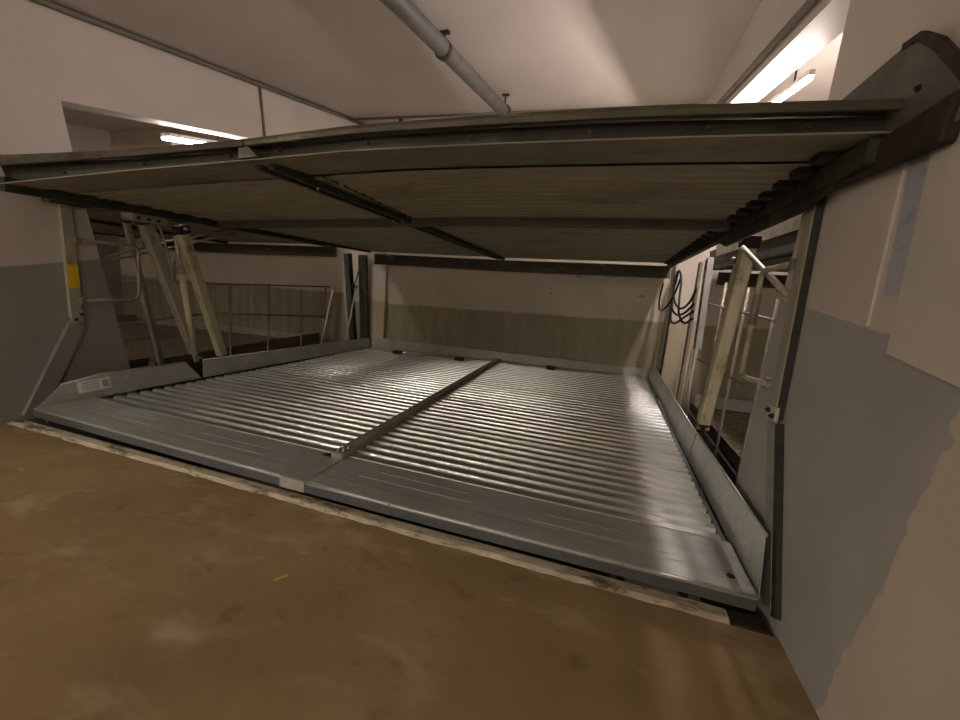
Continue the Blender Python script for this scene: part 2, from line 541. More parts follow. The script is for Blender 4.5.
# side panels
def side_panel(name, pts_base, pts_top, th, mat):
    bm = NB()
    base = [Vector(p) for p in pts_base]; top = [Vector(p) for p in pts_top]
    nrm = (base[-1] - base[0]).cross(top[0] - base[0]).normalized()
    prism(bm, base + top[::-1], nrm * th)
    # rolled top edge
    tube(bm, top, .009, 8)
    return obj(name, bm, mat, low)
sp = side_panel('side_panel', [(5.305, .02, -.03), (5.302, 1.74, -.01)], [(5.345, .19, .225), (5.340, 1.76, .235)], -.004, M['galv'])
side_panel('side_panel', [(5.302, 1.77, -.01), (5.296, 5.16, .07)], [(5.352, 1.85, .21), (5.346, 5.16, .265)], -.004, M['galv'])
sl = side_panel('side_panel', [(-.098, .03, -.005), (-.085, 1.52, -.03)], [(-.15, .24, .155), (-.13, .55, .20), (-.13, 1.36, .185)], .004, M['galv'])
side_panel('side_panel', [(-.085, 1.54, -.03), (-.03, 5.16, -.10)], [(-.13, 1.58, .175), (-.09, 5.16, .075)], .004, M['galv'])
# edge channel below the ridge ends (dark gap side)
for ua in (1.0, .0):
    bm = NB()
    a, c = Qy(ua, .1, -.10), Qy(ua, 5.12, -.10)
    bar(bm, a + Vector((0, 0, 0)), c, .03, .10)
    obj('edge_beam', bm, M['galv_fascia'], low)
# corner hole (rubber plug) front right
bm = NB(); tube(bm, [Qy(.984, .10, .004), Qy(.984, .10, .009)], .020, 16)
obj('hole_plug', bm, M['black'], low)
# sticker on left panel: bottom-lean panel surface
bm = NB()
def LP(y, k):   # point on left near panel, k 0..1 up the panel
    bb = Vector((-.098, y, -.015)); tt = Vector((-.13, y, .195))
    return bb.lerp(tt, k) + Vector((.006, 0, 0))
prism(bm, [LP(.34, .35), LP(.60, .35), LP(.60, .85), LP(.34, .85)], (.002, 0, 0))
st = obj('sticker', bm, M['sticker_white'], low)
for k in range(4):
    bm = NB()
    prism(bm, [LP(.37, .43 + k*.1) + Vector((.003, 0, 0)), LP(.50, .43 + k*.1) + Vector((.003, 0, 0)), LP(.50, .47 + k*.1) + Vector((.003, 0, 0)), LP(.37, .47 + k*.1) + Vector((.003, 0, 0))], (.0008, 0, 0))
    obj('print_line', bm, M['sticker_grey'], st)
bm = NB()
prism(bm, [LP(.535, .45) + Vector((.003, 0, 0)), LP(.585, .45) + Vector((.003, 0, 0)), LP(.585, .75) + Vector((.003, 0, 0)), LP(.535, .75) + Vector((.003, 0, 0))], (.0008, 0, 0))
obj('print_block', bm, M['sticker_grey'], st)
# rear lip
bm = NB()
a0, a1 = Q(0.02, 1), Q(.995, 1)
prism(bm, [a0 + Vector((0, .01, -.04)), a1 + Vector((0, .01, -.04)), a1 + Vector((0, .04, .115)), a0 + Vector((0, .04, .20))], (0, .006, 0))
obj('rear_lip', bm, M['rib'], low)

# wheel stops lying across the rear of each half
def wheel_stop(xa, xb, xc, xd, y, label, endplate):
    z = lambda x: Qy((x + .105) / 5.388, y).z + .016
    w = thing('wheel_stop', label, 'wheel stop', group='wheel stops at the rear of the platform')
    bm = NB(); prism(bm, [(xa, y - .07, z(xa)), (xb, y - .07, z(xb)), (xb, y + .07, z(xb)), (xa, y + .07, z(xa))], (0, 0, .022)); obj('stop_plate', bm, M['stop'], w)
    bm = NB(); prism(bm, [(xb + .002, y - .07, z(xb)), (xb + .15, y - .06, z(xb)), (xb + .15, y + .05, z(xb)), (xb + .002, y + .07, z(xb))], (0, 0, .05)); obj('end_block', bm, M['black'], w)
    bm = NB(); bar(bm, (xb + .152, y, z(xb) + .012), (xc - .002, y, z(xc) + .012), .035, .022); obj('stop_bar', bm, M['rib'], w)
    bm = NB(); prism(bm, [(xc, y - .07, z(xc)), (xd, y - .07, z(xd)), (xd, y + .07, z(xd)), (xc, y + .07, z(xc))], (0, 0, .022)); obj('stop_plate', bm, M['stop'], w)
    if endplate:
        bm = NB(); prism(bm, [(xd + .002, y - .07, z(xd)), (xd + .15, y - .06, z(xd)), (xd + .15, y + .05, z(xd)), (xd + .002, y + .07, z(xd))], (0, 0, .05)); obj('end_block', bm, M['black'], w)
wheel_stop(.17, .78, 1.42, 2.0, 4.66, 'galvanised wheel stop with two black end blocks at rear of the left deck', True)
wheel_stop(2.93, 3.62, 4.32, 4.66, 4.80, 'galvanised wheel stop with one black end block on the right deck', False)

# ------------------------------------------------------------------ upper platform
ZF = [(-.12, 1.80), (1.2, 1.90), (2.2, 1.965), (3.0, 2.02), (3.8, 2.045), (4.6, 2.062), (5.42, 2.07)]
ZT = [(-.12, 2.005), (1.2, 2.035), (2.2, 2.085), (3.0, 2.15), (3.8, 2.18), (4.4, 2.195), (5.42, 2.19)]
ZB = [(-.12, 1.80), (2.5, 1.85), (5.42, 1.945)]
def zu(x, y):
    """underside of the upper deck sheets"""
    return lerp(interp(ZF, x) + .02, interp(ZB, x), max(0, y) / 5.15)
UXL, UXR = -.12, 5.35
up = thing('parking_platform', 'grimy upper parking platform raised overhead with ribbed underside and dark front channel', 'parking platform')
def sweep_x(bm, prof, x0, x1, n):
    """prof(x) -> list of (y,z)"""
    secs = [[bm.verts.new((x, y, z)) for y, z in prof(x)] for x in [lerp(x0, x1, k/n) for k in range(n + 1)]]
    k_ = len(secs[0])
    for a, c in zip(secs, secs[1:]):
        for i in range(k_): bm.faces.new((a[i], c[i], c[(i+1) % k_], a[(i+1) % k_]))
    bm.faces.new(secs[0]); bm.faces.new(secs[-1][::-1])
for (x0, x1, half) in ((UXL, 2.24, 0), (2.25, UXR + .02, 1)):
    lm = M['lip'] if half else M['rust']
    # top lip (rounded nose)
    def topl(x):
        t_, b_ = interp(ZT, x), interp(ZF, x)
        h = t_ - b_
        return [(.16, t_), (.02, t_), (-.012, t_ - .010), (-.022, t_ - .03), (-.018, t_ - h*.40), (.0, t_ - h*.42), (.0, t_ - .035), (.16, t_ - .01)]
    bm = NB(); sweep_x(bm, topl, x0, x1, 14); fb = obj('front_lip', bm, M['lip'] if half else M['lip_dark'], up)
    def web(x):
        t_, b_ = interp(ZT, x), interp(ZF, x)
        return [(.075, t_ - .04), (.085, t_ - .04), (.085, b_ + .0), (.075, b_ + .0)]
    bm = NB(); sweep_x(bm, web, x0, x1, 14); wb = obj('front_web', bm, M['green_dark'], up)
    def low_l(x):
        b_ = interp(ZF, x)
        return [(.08, b_ + .006), (.0, b_ + .002), (-.002, b_ - .004), (.0, b_ - .006), (.42, b_ + .016), (.42, b_ + .020)]
    bm = NB(); sweep_x(bm, low_l, x0, x1, 14); obj('front_flange', bm, M['zinc_flange'], up)
    for xb in ((.5, 1.3, 2.05) if half == 0 else (2.42, 3.02, 3.62, 4.22, 4.72, 5.1)):
        bm = NB(); bolt(bm, (xb, .075, interp(ZF, xb) + .055), (0, -1, 0), .012, .012); obj('bolt', bm, M['lip'], wb)
# joint plate between the front halves
bm = NB(); prism(bm, [(2.19, -.004, 1.975), (2.33, -.004, 1.985), (2.26, -.004, 2.04), (2.19, -.004, 2.04)], (0, .07, 0))
obj('joint_plate', bm, M['lip'], up)
# underside sheets, ribbed along x, split in two halves and five rows
def under_sheet(x0, x1, y0, nr):
    bm = NB()
    pr = []
    for k in range(nr):
        y = k * PITCH
        pr += [(y + .004, .0), (y + .078, .0), (y + .088, .022), (y + .104, .022), (y + .1165, .0)]
    cols = []
    for x in [lerp(x0, x1, k/8) for k in range(9)]:
        cols.append(([bm.verts.new((x, y0 + y, zu(x, y0 + y) + h)) for y, h in pr], [bm.verts.new((x, y0 + y, zu(x, y0 + y) + h + .004)) for y, h in pr]))
    k_ = len(pr)
    for (a, a2), (c, c2) in zip(cols, cols[1:]):
        for i in range(k_ - 1):
            bm.faces.new((a[i], a[i+1], c[i+1], c[i])); bm.faces.new((a2[i], c2[i], c2[i+1], a2[i+1]))
        bm.faces.new((a[0], c[0], c2[0], a2[0])); bm.faces.new((a[-1], a2[-1], c2[-1], c[-1]))
    for a, a2 in (cols[0], cols[-1]):
        for i in range(k_ - 1): bm.faces.new((a[i], a2[i], a2[i+1], a[i+1]))
    return obj('deck_sheet', bm, M['zinc_old'], up)
for (x0, x1) in ((UXL + .05, 2.43), (2.47, UXR - .07)):
    y = .435
    for s in range(5):
        nr = 8
        under_sheet(x0, x1, y, nr); y += nr*PITCH
# backing over the ribs so no light leaks through
# centre beam (pair of dark channels with a gap) from front to rear
for dx in (-.05, .05):
    bm = NB()
    prism(bm, [(2.28 + dx - .022, .1, zu(2.25, .1) - .045), (2.28 + dx + .022, .1, zu(2.25, .1) - .045), (2.28 + dx + .022, .1, zu(2.25, .1) - .004), (2.28 + dx - .022, .1, zu(2.25, .1) - .004)], Vector((2.56 - 2.28, 5.0, zu(2.56, 5.1) - zu(2.25, .1))))
    cb = obj('centre_beam', bm, M['green_dark'], up)
    for k in range(4):
        tt = .08 + .23*k
        bm = NB(); bolt(bm, (lerp(2.28, 2.56, tt) + dx, .1 + 5.0*tt, lerp(zu(2.25, .1), zu(2.56, 5.1), tt) - .045), (0, 0, -1), .010, .008); obj('bolt', bm, M['galv'], cb)
# cross beam along x under the sheets
bm = NB()
sweep_x(bm, lambda x: [(1.78, zu(x, 1.8) - .003), (1.78, zu(x, 1.8) - .075), (1.86, zu(x, 1.8) - .075), (1.86, zu(x, 1.8) - .003)], UXL + .05, UXR - .07, 12)
xb_ = obj('cross_beam', bm, M['panel_dark'], up)
# side beams
bm = NB()
prism(bm, [(5.30, .03, 1.965), (5.355, .03, 1.965), (5.355, .03, 2.06), (5.30, .03, 2.06)], (-.01, 5.1, -.10))
obj('side_beam', bm, M['green_dark'], up)
bm = NB()
prism(bm, [(-.13, .0, 1.745), (-.06, .0, 1.745), (-.06, .0, 1.85), (-.13, .0, 1.85)], (.0, 5.1, .03))
obj('side_beam', bm, M['green_dark'], up)
bm = NB(); prism(bm, [(5.325, .55, 1.885), (5.325, 2.0, 1.86), (5.325, 2.3, 1.93), (5.325, 2.3, 1.96), (5.325, .3, 1.98), (5.325, .4, 1.93)], (.02, 0, 0))
obj('strut_bracket', bm, M['green_dark'], up)
# saw-tooth clips along the side beams where rib ends rest
for k in range(22):
    y = .25 + k * .22
    bm = NB(); box(bm, 5.225, 5.298, y, y + .09, zu(5.3, y) - .038, zu(5.3, y) - .002); obj('rib_clip', bm, M['green_dark'], up)
for k in range(22):
    y = .25 + k * .22
    bm = NB(); box(bm, -.058, .0, y, y + .09, zu(0, y) - .035, zu(0, y) - .002); obj('rib_clip', bm, M['green_dark'], up)
# rear beam
bm = NB()
sweep_x(bm, lambda x: [(5.13, interp(ZB, x) - .24), (5.17, interp(ZB, x) - .24), (5.17, interp(ZB, x) - .045), (5.13, interp(ZB, x) - .045)], .0, 5.36, 6)
rbm = obj('rear_beam', bm, M['lip'], up)
bm = NB()
sweep_x(bm, lambda x: [(5.09, interp(ZB, x) - .24), (5.128, interp(ZB, x) - .24), (5.128, interp(ZB, x) - .225), (5.09, interp(ZB, x) - .225)], .0, 5.36, 6)
obj('rear_beam_flange', bm, M['lip'], rbm)
# raised side panels
bm = NB()
P = [(5.368, -.31, 1.99), (5.368, -.355, 2.08), (5.368, -.275, 2.16), (5.368, -.135, 2.305), (5.368, -.02, 2.38), (5.368, .08, 2.395), (5.368, 4.8, 2.28), (5.368, 4.8, 1.93), (5.368, .9, 1.99)]
prism(bm, P, (-.012, 0, 0))
spn = obj('side_panel', bm, M['panel_dark'], up)
bm = NB(); prism(bm, [(5.352, -.135, 2.32), (5.352, -.02, 2.40), (5.352, .08, 2.41), (5.352, .08, 2.385), (5.352, -.01, 2.37), (5.352, -.115, 2.29)], (.02, 0, 0)); obj('edge_cap', bm, M['rust'], spn)
bm = NB(); prism(bm, [(5.352, -.375, 2.08), (5.352, -.275, 2.18), (5.352, -.135, 2.32), (5.352, -.115, 2.29), (5.352, -.255, 2.15), (5.352, -.335, 2.065)], (.02, 0, 0)); obj('edge_cap', bm, M['rust'], spn)
bm = NB(); bolt(bm, (5.356, -.09, 2.18), (-1, 0, 0), .012, .008); obj('bolt', bm, M['black'], spn)
bm = NB()
prism(bm, [(-.14, .05, 1.85), (-.18, .03, 2.02), (-.18, .4, 2.05), (-.18, 5.1, 2.05), (-.14, 5.1, 1.85)], (-.012, 0, 0))
obj('side_panel', bm, M['panel_dark'], up)
# rusty pivot bracket at the front right corner
bm = NB(); prism(bm, [(5.335, -.30, 1.93), (5.335, .35, 1.945), (5.335, .02, 2.06), (5.335, -.32, 2.08)], (.05, 0, 0))
obj('pivot_bracket', bm, M['rust'], up, .01)
# top deck cover (seen by the lamps only as the platform's upper skin)
bm = NB()
xs_ = [lerp(UXL, UXR, k/8) for k in range(9)]
sweep_x(bm, lambda x: [(.15, interp(ZT, x) - .03), (5.15, interp(ZB, x) + .075), (5.15, interp(ZB, x) + .083), (.15, interp(ZT, x) - .022)], UXL, UXR, 8)
obj('top_skin', bm, M['galv'], up)

# ------------------------------------------------------------------ front posts with braces, loops
# right post
pr = thing('guide_post', 'cream steel guide post against right wall corner with clamp shoe at its foot', 'post')
bm = NB(); bar(bm, (5.368, .505, .78), (5.368, .605, 1.955), .010, .095, (0, 1, 0)); obj('post_channel', bm, M['cream_dim'], pr)
bm = NB(); bar(bm, (5.389, .452, .78), (5.389, .552, 1.955), .034, .009, (0, 1, 0)); obj('post_flange', bm, M['dark_steel'], pr)  # near flange coloured dark to carry its shade
bm = NB(); bar(bm, (5.389, .552, .78), (5.389, .652, 1.955), .034, .009, (0, 1, 0)); obj('post_flange', bm, M['cream_dim'], pr)
bm = NB(); bar(bm, (5.366, .485, .84), (5.366, .48, .765), .018, .115, (0, 1, 0), .004); obj('clamp', bm, M['beige'], pr)
bm = NB(); bolt(bm, (5.357, .515, .81), (-1, 0, 0), .016, .010); obj('bolt', bm, M['rust'], pr)
bm = NB(); bolt(bm, (5.357, .455, .79), (-1, 0, 0), .016, .010); obj('bolt', bm, M['rust'], pr)
bm = NB(); bar(bm, (5.385, .52, .75), (5.385, .10, -.11), .014, .085, (0, 1, .3)); obj('foot_brace', bm, M['brace'], pr)
bm = NB(); bar(bm, (5.395, .45, .75), (5.395, .03, -.11), .026, .05, (0, 1, .3)); obj('brace_gap_shade', bm, M['dark_steel'], pr)  # dark bar stands in for the shaded gap beside the brace
# left post
pl = thing('guide_post', 'cream steel guide post with a yellow tape band on left wall', 'post')
bm = NB(); channel(bm, (-.405, .55, .72), (-.405, .55, 1.745), .042, .085, .008, (0, 1, 0), 1); obj('post_channel', bm, M['cream_dim'], pl)
bm = NB(); box(bm, -.404, -.400, .51, .592, 1.00, 1.21); obj('tape_band', bm, M['yellow'], pl)
bm = NB(); box(bm, -.415, -.392, .50, .60, .655, .78); obj('clamp', bm, M['cream_dim'], pl, .006)
bm = NB(); bolt(bm, (-.392, .53, .70), (1, 0, 0), .014, .012); obj('bolt', bm, M['rust'], pl)
bm = NB(); bolt(bm, (-.392, .575, .745), (1, 0, 0), .014, .012); obj('bolt', bm, M['rust'], pl)
bm = NB(); bar(bm, (-.42, .55, .65), (-.42, .15, -.165), .045, .13, (0, 1, .4)); obj('foot_brace', bm, M['brace'], pl)
bm = NB(); box(bm, -.445, -.33, .40, .72, 1.745, 1.83); obj('head_bracket', bm, M['green_dark'], pl)
# loops
lp = thing('guard_loop', 'bent steel guard loop bracketed to the left post with yellow tape', 'guard loop')
bm = NB(); tube(bm, bend([(-.365, .565, 1.44), (-.365, 1.11, 1.44), (-.365, 1.08, .88), (-.365, .575, .88)], .09), .017, 10)
obj('bent_tube', bm, M['rail_steel'], lp)
for z in (1.44, .88):
    bm = NB(); box(bm, -.385, -.345, .563, .60, z - .03, z + .03); obj('bracket', bm, M['rail_steel'], lp)
lpr = thing('guard_loop', 'bent steel guard loop bracketed to the right wall post behind the cream strut', 'guard loop')
bm = NB(); tube(bm, bend([(5.345, .63, 1.615), (5.345, 1.04, 1.60), (5.345, 1.02, .90), (5.345, .57, .945)], .07), .018, 10)
obj('bent_tube', bm, M['cream_dim'], lpr)
for z, y in ((1.615, .435), (.945, .40)):
    bm = NB(); box(bm, 5.337, 5.357, y + .17, y + .21, z - .03, z + .03); obj('bracket', bm, M['rail_steel'], lpr)
bm = NB(); tube(bm, [(5.345, 1.035, 1.45), (5.345, 1.032, 1.25)], .024, 10); obj('sleeve', bm, M['rail_steel'], lpr)
dt = NB(); tube(dt, [(5.385, 1.70, 1.82), (5.385, .66, 1.44)], .019, 10)
o = obj('diagonal_tube', dt, M['rod'])
tag(o, 'pale diagonal steel tube sloping from the upper platform down to the right post', 'tube')

# ------------------------------------------------------------------ lifting struts
def strut(label, top, bot, w, h, mat, up_=(0, 1, 0), yoke=True, clevis=True):
    s = thing('lifting_strut', label, 'strut')
    bm = NB(); bar(bm, top, bot, w, h, up_, .012); obj('square_tube', bm, mat, s)
    T, B_ = Vector(top), Vector(bot); d = (B_ - T).normalized()
    if yoke:
        bm = NB(); bar(bm, T - d*.10, T - d*.002, w*1.2, h*1.2, up_, .008); obj('head_yoke', bm, M['rust'], s)
        bm = NB(); tube(bm, [T - d*.06 + Vector((-w, 0, 0)), T - d*.06 + Vector((w, 0, 0))], .02, 10); obj('pivot_pin', bm, M['rod'], s)
    if clevis:
        bm = NB(); bar(bm, B_ + d*.002, B_ + d*.13, w*.4, h*.5, up_); obj('foot_clevis', bm, M['rust'], s)
        bm = NB(); tube(bm, [B_ + d*.07 + Vector((-w*.6, 0, 0)), B_ + d*.07 + Vector((w*.6, 0, 0))], .018, 10); obj('pivot_pin', bm, M['rod'], s)
    return s
sr = strut('thick cream square strut leaning beside the lower platform, right side', (5.47, 1.87, 1.84), (5.47, 2.15, .24), .10, .125, M['beige'])
bm = NB(); prism(bm, [(5.43, 2.12, .12), (5.36, 1.90, .0), (5.36, 1.78, -.02), (5.43, 2.02, .14)], (.014, 0, 0)); obj('clevis_plate', bm, M['galv_fascia'], sr)
s1 = strut('dull cream strut under a bolted yoke behind the left guard loop', (-.51, 1.29, 1.69), (-.51, 1.79, .19), .10, .125, M['cream_dim'])
bm = NB(); box(bm, -.60, -.40, 1.10, 1.46, 1.70, 1.80); obj('bolted_yoke', bm, M['cream_dim'], s1, .03)
for k in range(3):
    bm = NB(); bolt(bm, (-.40, 1.15 + .1*k, 1.735), (1, 0, 0), .018, .014); obj('bolt', bm, M['rust'], s1)
s2 = strut('cream strut leaning just behind the hydraulic cylinder on left side', (-.51, 1.70, 1.64), (-.51, 2.17, .11), .10, .115, M['beige'])
hc = thing('hydraulic_cylinder', 'thin cream hydraulic cylinder standing between the two left struts', 'cylinder')
bm = NB(); tube(bm, [(-.38, 1.56, 1.20), (-.38, 1.69, .20)], .034, 14); obj('barrel', bm, M['beige'], hc)
bm = NB(); tube(bm, [(-.38, 1.515, 1.60), (-.38, 1.56, 1.202)], .020, 12); obj('piston_rod', bm, M['rod'], hc)
bm = NB(); tube(bm, [(-.38, 1.552, 1.255), (-.38, 1.562, 1.185)], .042, 14); obj('collar', bm, M['post_grey'], hc)
bm = NB(); bar(bm, (-.38, 1.69, .198), (-.38, 1.70, .10), .03, .05, (0, 1, 0)); obj('foot_eye', bm, M['rod'], hc)
# hoses hanging by the cylinder
hs = NB(); tube(hs, bend([(-.40, 1.36, 1.68), (-.36, 1.42, 1.35), (-.36, 1.46, 1.05), (-.39, 1.50, 1.32)], .08), .011, 8)
o = obj('hydraulic_hose', hs, M['rail_steel']); tag(o, 'looped grey hydraulic hose hanging beside the thin left cylinder', 'hose')

# ------------------------------------------------------------------ rear left posts and tie rods
g1 = thing('rear_post', 'slim rear post with pale grey edge, left of the dark green post', 'post')
bm = NB(); bar(bm, (-.50, 4.95, 1.72), (-.40, 5.10, -.2), .15, .12, (0, 1, 0)); obj('post_channel', bm, M['dark_steel'], g1)
bm = NB(); bar(bm, (-.56, 4.885, 1.72), (-.47, 5.02, .0), .05, .006, (0, 1, 0)); obj('pale_edge', bm, M['post_grey'], g1)
bm = NB(); box(bm, -.388, -.36, 4.98, 5.06, 1.05, 1.13); obj('cable_clip', bm, M['black'], g1)
g2 = thing('rear_post', 'dark green rear post standing beside the lit wall pilaster', 'post')
bm = NB(); bar(bm, (-.265, 5.14, 1.72), (-.20, 5.22, -.2), .17, .07, (0, 1, 0)); obj('post_channel', bm, M['green_dark'], g2)
bm = NB()
for z in (.35, .8, 1.2, 1.45): bolt(bm, (-.265 + .065*(1.72 - z)/1.92 + .04, 5.105 + .08*(1.72 - z)/1.92, z), (0, -1, 0), .018, .012)
obj('bolt', bm, M['dark_steel'], g2)
def rod(name, label, a, b_, r=.016, mat='rod', group=None):
    s = thing(name, label, 'rod', group=group)
    bm = NB(); tube(bm, [a, b_], r, 10); obj('rod_bar', bm, M[mat], s)
    bm = NB(); d = (Vector(b_) - Vector(a)).normalized(); tube(bm, [Vector(b_) + d*.001, Vector(b_) + d*.05], r*1.5, 8); obj('end_fitting', bm, M['rail_steel'], s)
rod('tie_rod', 'pale slanted tie rod left of the slim rear post', (-.5, 4.20, -.05), (-.5, 4.54, 1.01), .018)
rod('tie_rod', 'pale slanted tie rod between the two left rear posts', (-.29, 4.65, -.05), (-.29, 4.98, 1.07), .018)
for k_, (a_, b__) in enumerate((((-1.2, 2.3, 1.63), (-1.2, 2.92, 1.84)), ((-1.2, 2.3, 1.56), (-1.2, 3.05, 1.80)))):
    o = NB(); tube(o, [a_, b__], .016, 8); o = obj('pale_rod', o, M['rod'])
    tag(o, ('upper', 'lower')[k_] + ' of two bright short rods under the left neighbouring platform', 'rod')
for k_, (a_, b__) in enumerate((((-.62, .95, 1.30), (-.62, 1.70, 1.57)), ((-.62, .90, 1.24), (-.62, 1.70, 1.49)))):
    o = NB(); tube(o, [a_, b__], .012, 8); o = obj('link_rod', o, M['rail_steel'])
    tag(o, ('upper', 'lower')[k_] + ' of two thin parallel rods sloping behind the left guard loop', 'rod')
cb = NB(); tube(cb, bend([(-.40, 4.88, 1.40), (-.38, 4.90, 1.12), (-.32, 4.95, 1.10), (-.30, 5.06, 1.40)], .08), .012, 8)
o = obj('hanging_cable', cb, M['black']); tag(o, 'black cable slung between the two left rear posts', 'cable')

# ------------------------------------------------------------------ rear right posts, rods, cables
h1 = thing('perforated_post', 'pale grey perforated post on right side, nearest the thick cream strut', 'post')
bm = NB(); channel(bm, (5.44, 3.15, 1.86), (5.44, 2.95, .85), .06, .12, .006, (0, 1, 0), 1); obj('post_channel', bm, M['post_grey'], h1)
for k in range(9):
    z = .95 + k*.1; yy = lerp(2.95, 3.15, (z - .85)/1.01)
    bm = NB(); tube(bm, [(5.4395, yy, z), (5.436, yy, z)], .016, 10); obj('hole', bm, M['black'], h1)
bm = NB(); tube(bm, [(5.46, 2.98, .86), (5.46, 2.84, .0)], .022, 10); obj('lower_rod', bm, M['rod'], h1)
bm = NB(); tube(bm, [(5.46, 3.12, .86), (5.46, 3.04, .0)], .018, 10); obj('lower_rod', bm, M['rod'], h1)
h2 = thing('perforated_post', 'farther perforated grey post beside the white right pilaster', 'post')
bm = NB(); channel(bm, (5.435, 3.47, 1.84), (5.435, 3.35, -.2), .03, .10, .005, (0, 1, 0), 1); obj('post_channel', bm, M['rail_steel'], h2)
h3 = thing('rear_post', 'grimy grey rear corner post behind the tangled black cables', 'post')
bm = NB(); bar(bm, (5.43, 5.05, 1.82), (5.43, 5.08, -.2), .018, .10, (0, 1, 0)); obj('post_channel', bm, M['post_grey'], h3)
bm = NB(); bar(bm, (5.43, 4.92, 1.82), (5.43, 4.94, -.2), .018, .06, (0, 1, 0)); obj('post_flange', bm, M['rail_steel'], h3)
rod('tie_rod', 'thin pale rod standing at the foot of the right rear corner post', (5.43, 4.85, -.05), (5.43, 4.82, 1.0), .014)
cs = thing('cable_bundle', 'tangle of black cables hanging at the right rear corner post', 'cables')
rr = random.Random(3)
def spline(P, n=8):
    P = [Vector(p) for p in P]
    P = [P[0]*2 - P[1]] + P + [P[-1]*2 - P[-2]]
    out = []
    for i in range(1, len(P) - 2):
        for k in range(n):
            t = k/n
            out.append(.5*((2*P[i]) + (P[i+1]-P[i-1])*t + (2*P[i-1]-5*P[i]+4*P[i+1]-P[i+2])*t*t + (3*P[i]-P[i-1]-3*P[i+1]+P[i+2])*t**3))
    return out + [P[-2]]
CAB = [
    [(5.28, 5.12, 1.62), (5.27, 5.16, 1.38), (5.28, 5.05, 1.20), (5.32, 4.75, 1.24), (5.36, 4.45, 1.42), (5.38, 4.2, 1.70)],
    [(5.38, 4.75, 1.74), (5.36, 4.5, 1.50), (5.36, 4.2, 1.33), (5.38, 3.8, 1.27), (5.40, 3.45, 1.36), (5.40, 3.2, 1.52)],
    [(5.38, 4.65, 1.45), (5.36, 4.4, 1.26), (5.37, 4.0, 1.18), (5.39, 3.6, 1.22), (5.40, 3.2, 1.34)],
    [(5.38, 4.6, 1.60), (5.35, 4.3, 1.78), (5.36, 4.05, 1.66), (5.37, 4.0, 1.42), (5.38, 3.9, 1.20), (5.39, 3.5, 1.10), (5.40, 3.1, 1.18)],
    [(5.38, 4.55, 1.36), (5.36, 4.35, 1.10), (5.37, 4.0, 1.06), (5.39, 3.6, 1.16), (5.40, 3.15, 1.26)],
    [(5.38, 4.7, 1.40), (5.39, 4.62, .9), (5.40, 4.66, .3), (5.41, 4.6, -.6), (5.42, 4.6, -1.99)],
]
for c_ in CAB:
    bm = NB(); tube(bm, spline(c_), .014, 8); obj('cable', bm, M['black'], cs)

# ------------------------------------------------------------------ safety railings in the neighbour bays
def railing(label, posts, rails, mat, r=.016):
    g = thing('safety_railing', label, 'railing')
    for a, b_ in posts:
        bm = NB(); tube(bm, [a, b_], r, 8); obj('upright', bm, mat, g)
    for a, b_ in rails:
        bm = NB(); tube(bm, [a, b_], r*.9, 8); obj('rail', bm, mat, g)
railing('thin steel safety railing along the pit edge in the left neighbouring bay',
        [((-1.1, 2.86, 1.05), (-1.1, 2.78, -1.98)), ((-1.1, 3.62, 1.06), (-1.1, 3.52, -1.98)), ((-1.1, 4.38, .97), (-1.1, 4.42, -1.98)), ((-1.1, 5.1, 1.0), (-1.1, 5.1, -1.98))],
        [((-1.1, 1.4, 1.03), (-1.1, 5.25, 1.03)), ((-1.1, 1.3, .52), (-1.1, 2.51, .60)), ((-1.1, 2.51, .60), (-1.1, 5.3, .40))], M['rail_steel'])
railing('grimy steel safety railing in the right neighbouring bay behind the cream strut',
        [((5.72, 3.3, 1.62), (5.72, 3.15, -1.98)), ((5.72, 1.75, 1.45), (5.72, 1.8, -1.98)), ((5.72, 2.5, 1.55), (5.72, 2.45, -1.98))],
        [((5.72, 4.4, 1.38), (5.72, 1.62, 1.27)), ((5.72, 3.9, .62), (5.72, 1.45, .68))], M['rail_steel'])

# ------------------------------------------------------------------ ceiling services
pp = thing('ceiling_pipe', 'thick grey pipe running below the ceiling from front to rear', 'pipe')
bm = NB(); tube(bm, [(2.03, -1.0, 3.43), (2.33, 1.50, 3.70), (2.66, 4.3, 3.86)], .085, 14); obj('pipe_run', bm, M['pipe'], pp)
for (x, y, z) in ((2.43, 2.36, 3.749), (2.65, 4.15, 3.852)):
    bm = NB(); tube(bm, [(x - .01, y - .03, z - .003), (x, y + .03, z)], .098, 14); k_ = obj('pipe_clamp', bm, M['dark_steel'], pp)
    bm = NB(); tube(bm, [(x, y, z + .06), (x, y, ceil_z(x, y) + .01)], .014, 8); obj('hanger_rod', bm, M['dark_steel'], k_)
    bm = NB(); box(bm, x - .05, x + .05, y - .03, y + .03, ceil_z(x, y) - .02, ceil_z(x, y) + .01); obj('hanger_plate', bm, M['dark_steel'], k_)
rp = thing('rear_pipe', 'slim beige pipe crossing the rear ceiling on dark hangers', 'pipe')
zz = lambda x: ceil_z(x, 4.75) - .06
bm = NB(); tube(bm, [(x, 4.75, zz(x)) for x in (-.35, 1.5, 3.3, 5.3)], .022, 10); obj('pipe_run', bm, M['conduit'], rp)
for x in (.65, 2.78, 4.45):
    bm = NB(); box(bm, x - .03, x + .03, 4.735, 4.765, zz(x) - .17, zz(x) - .022); obj('hanger', bm, M['dark_steel'], rp)

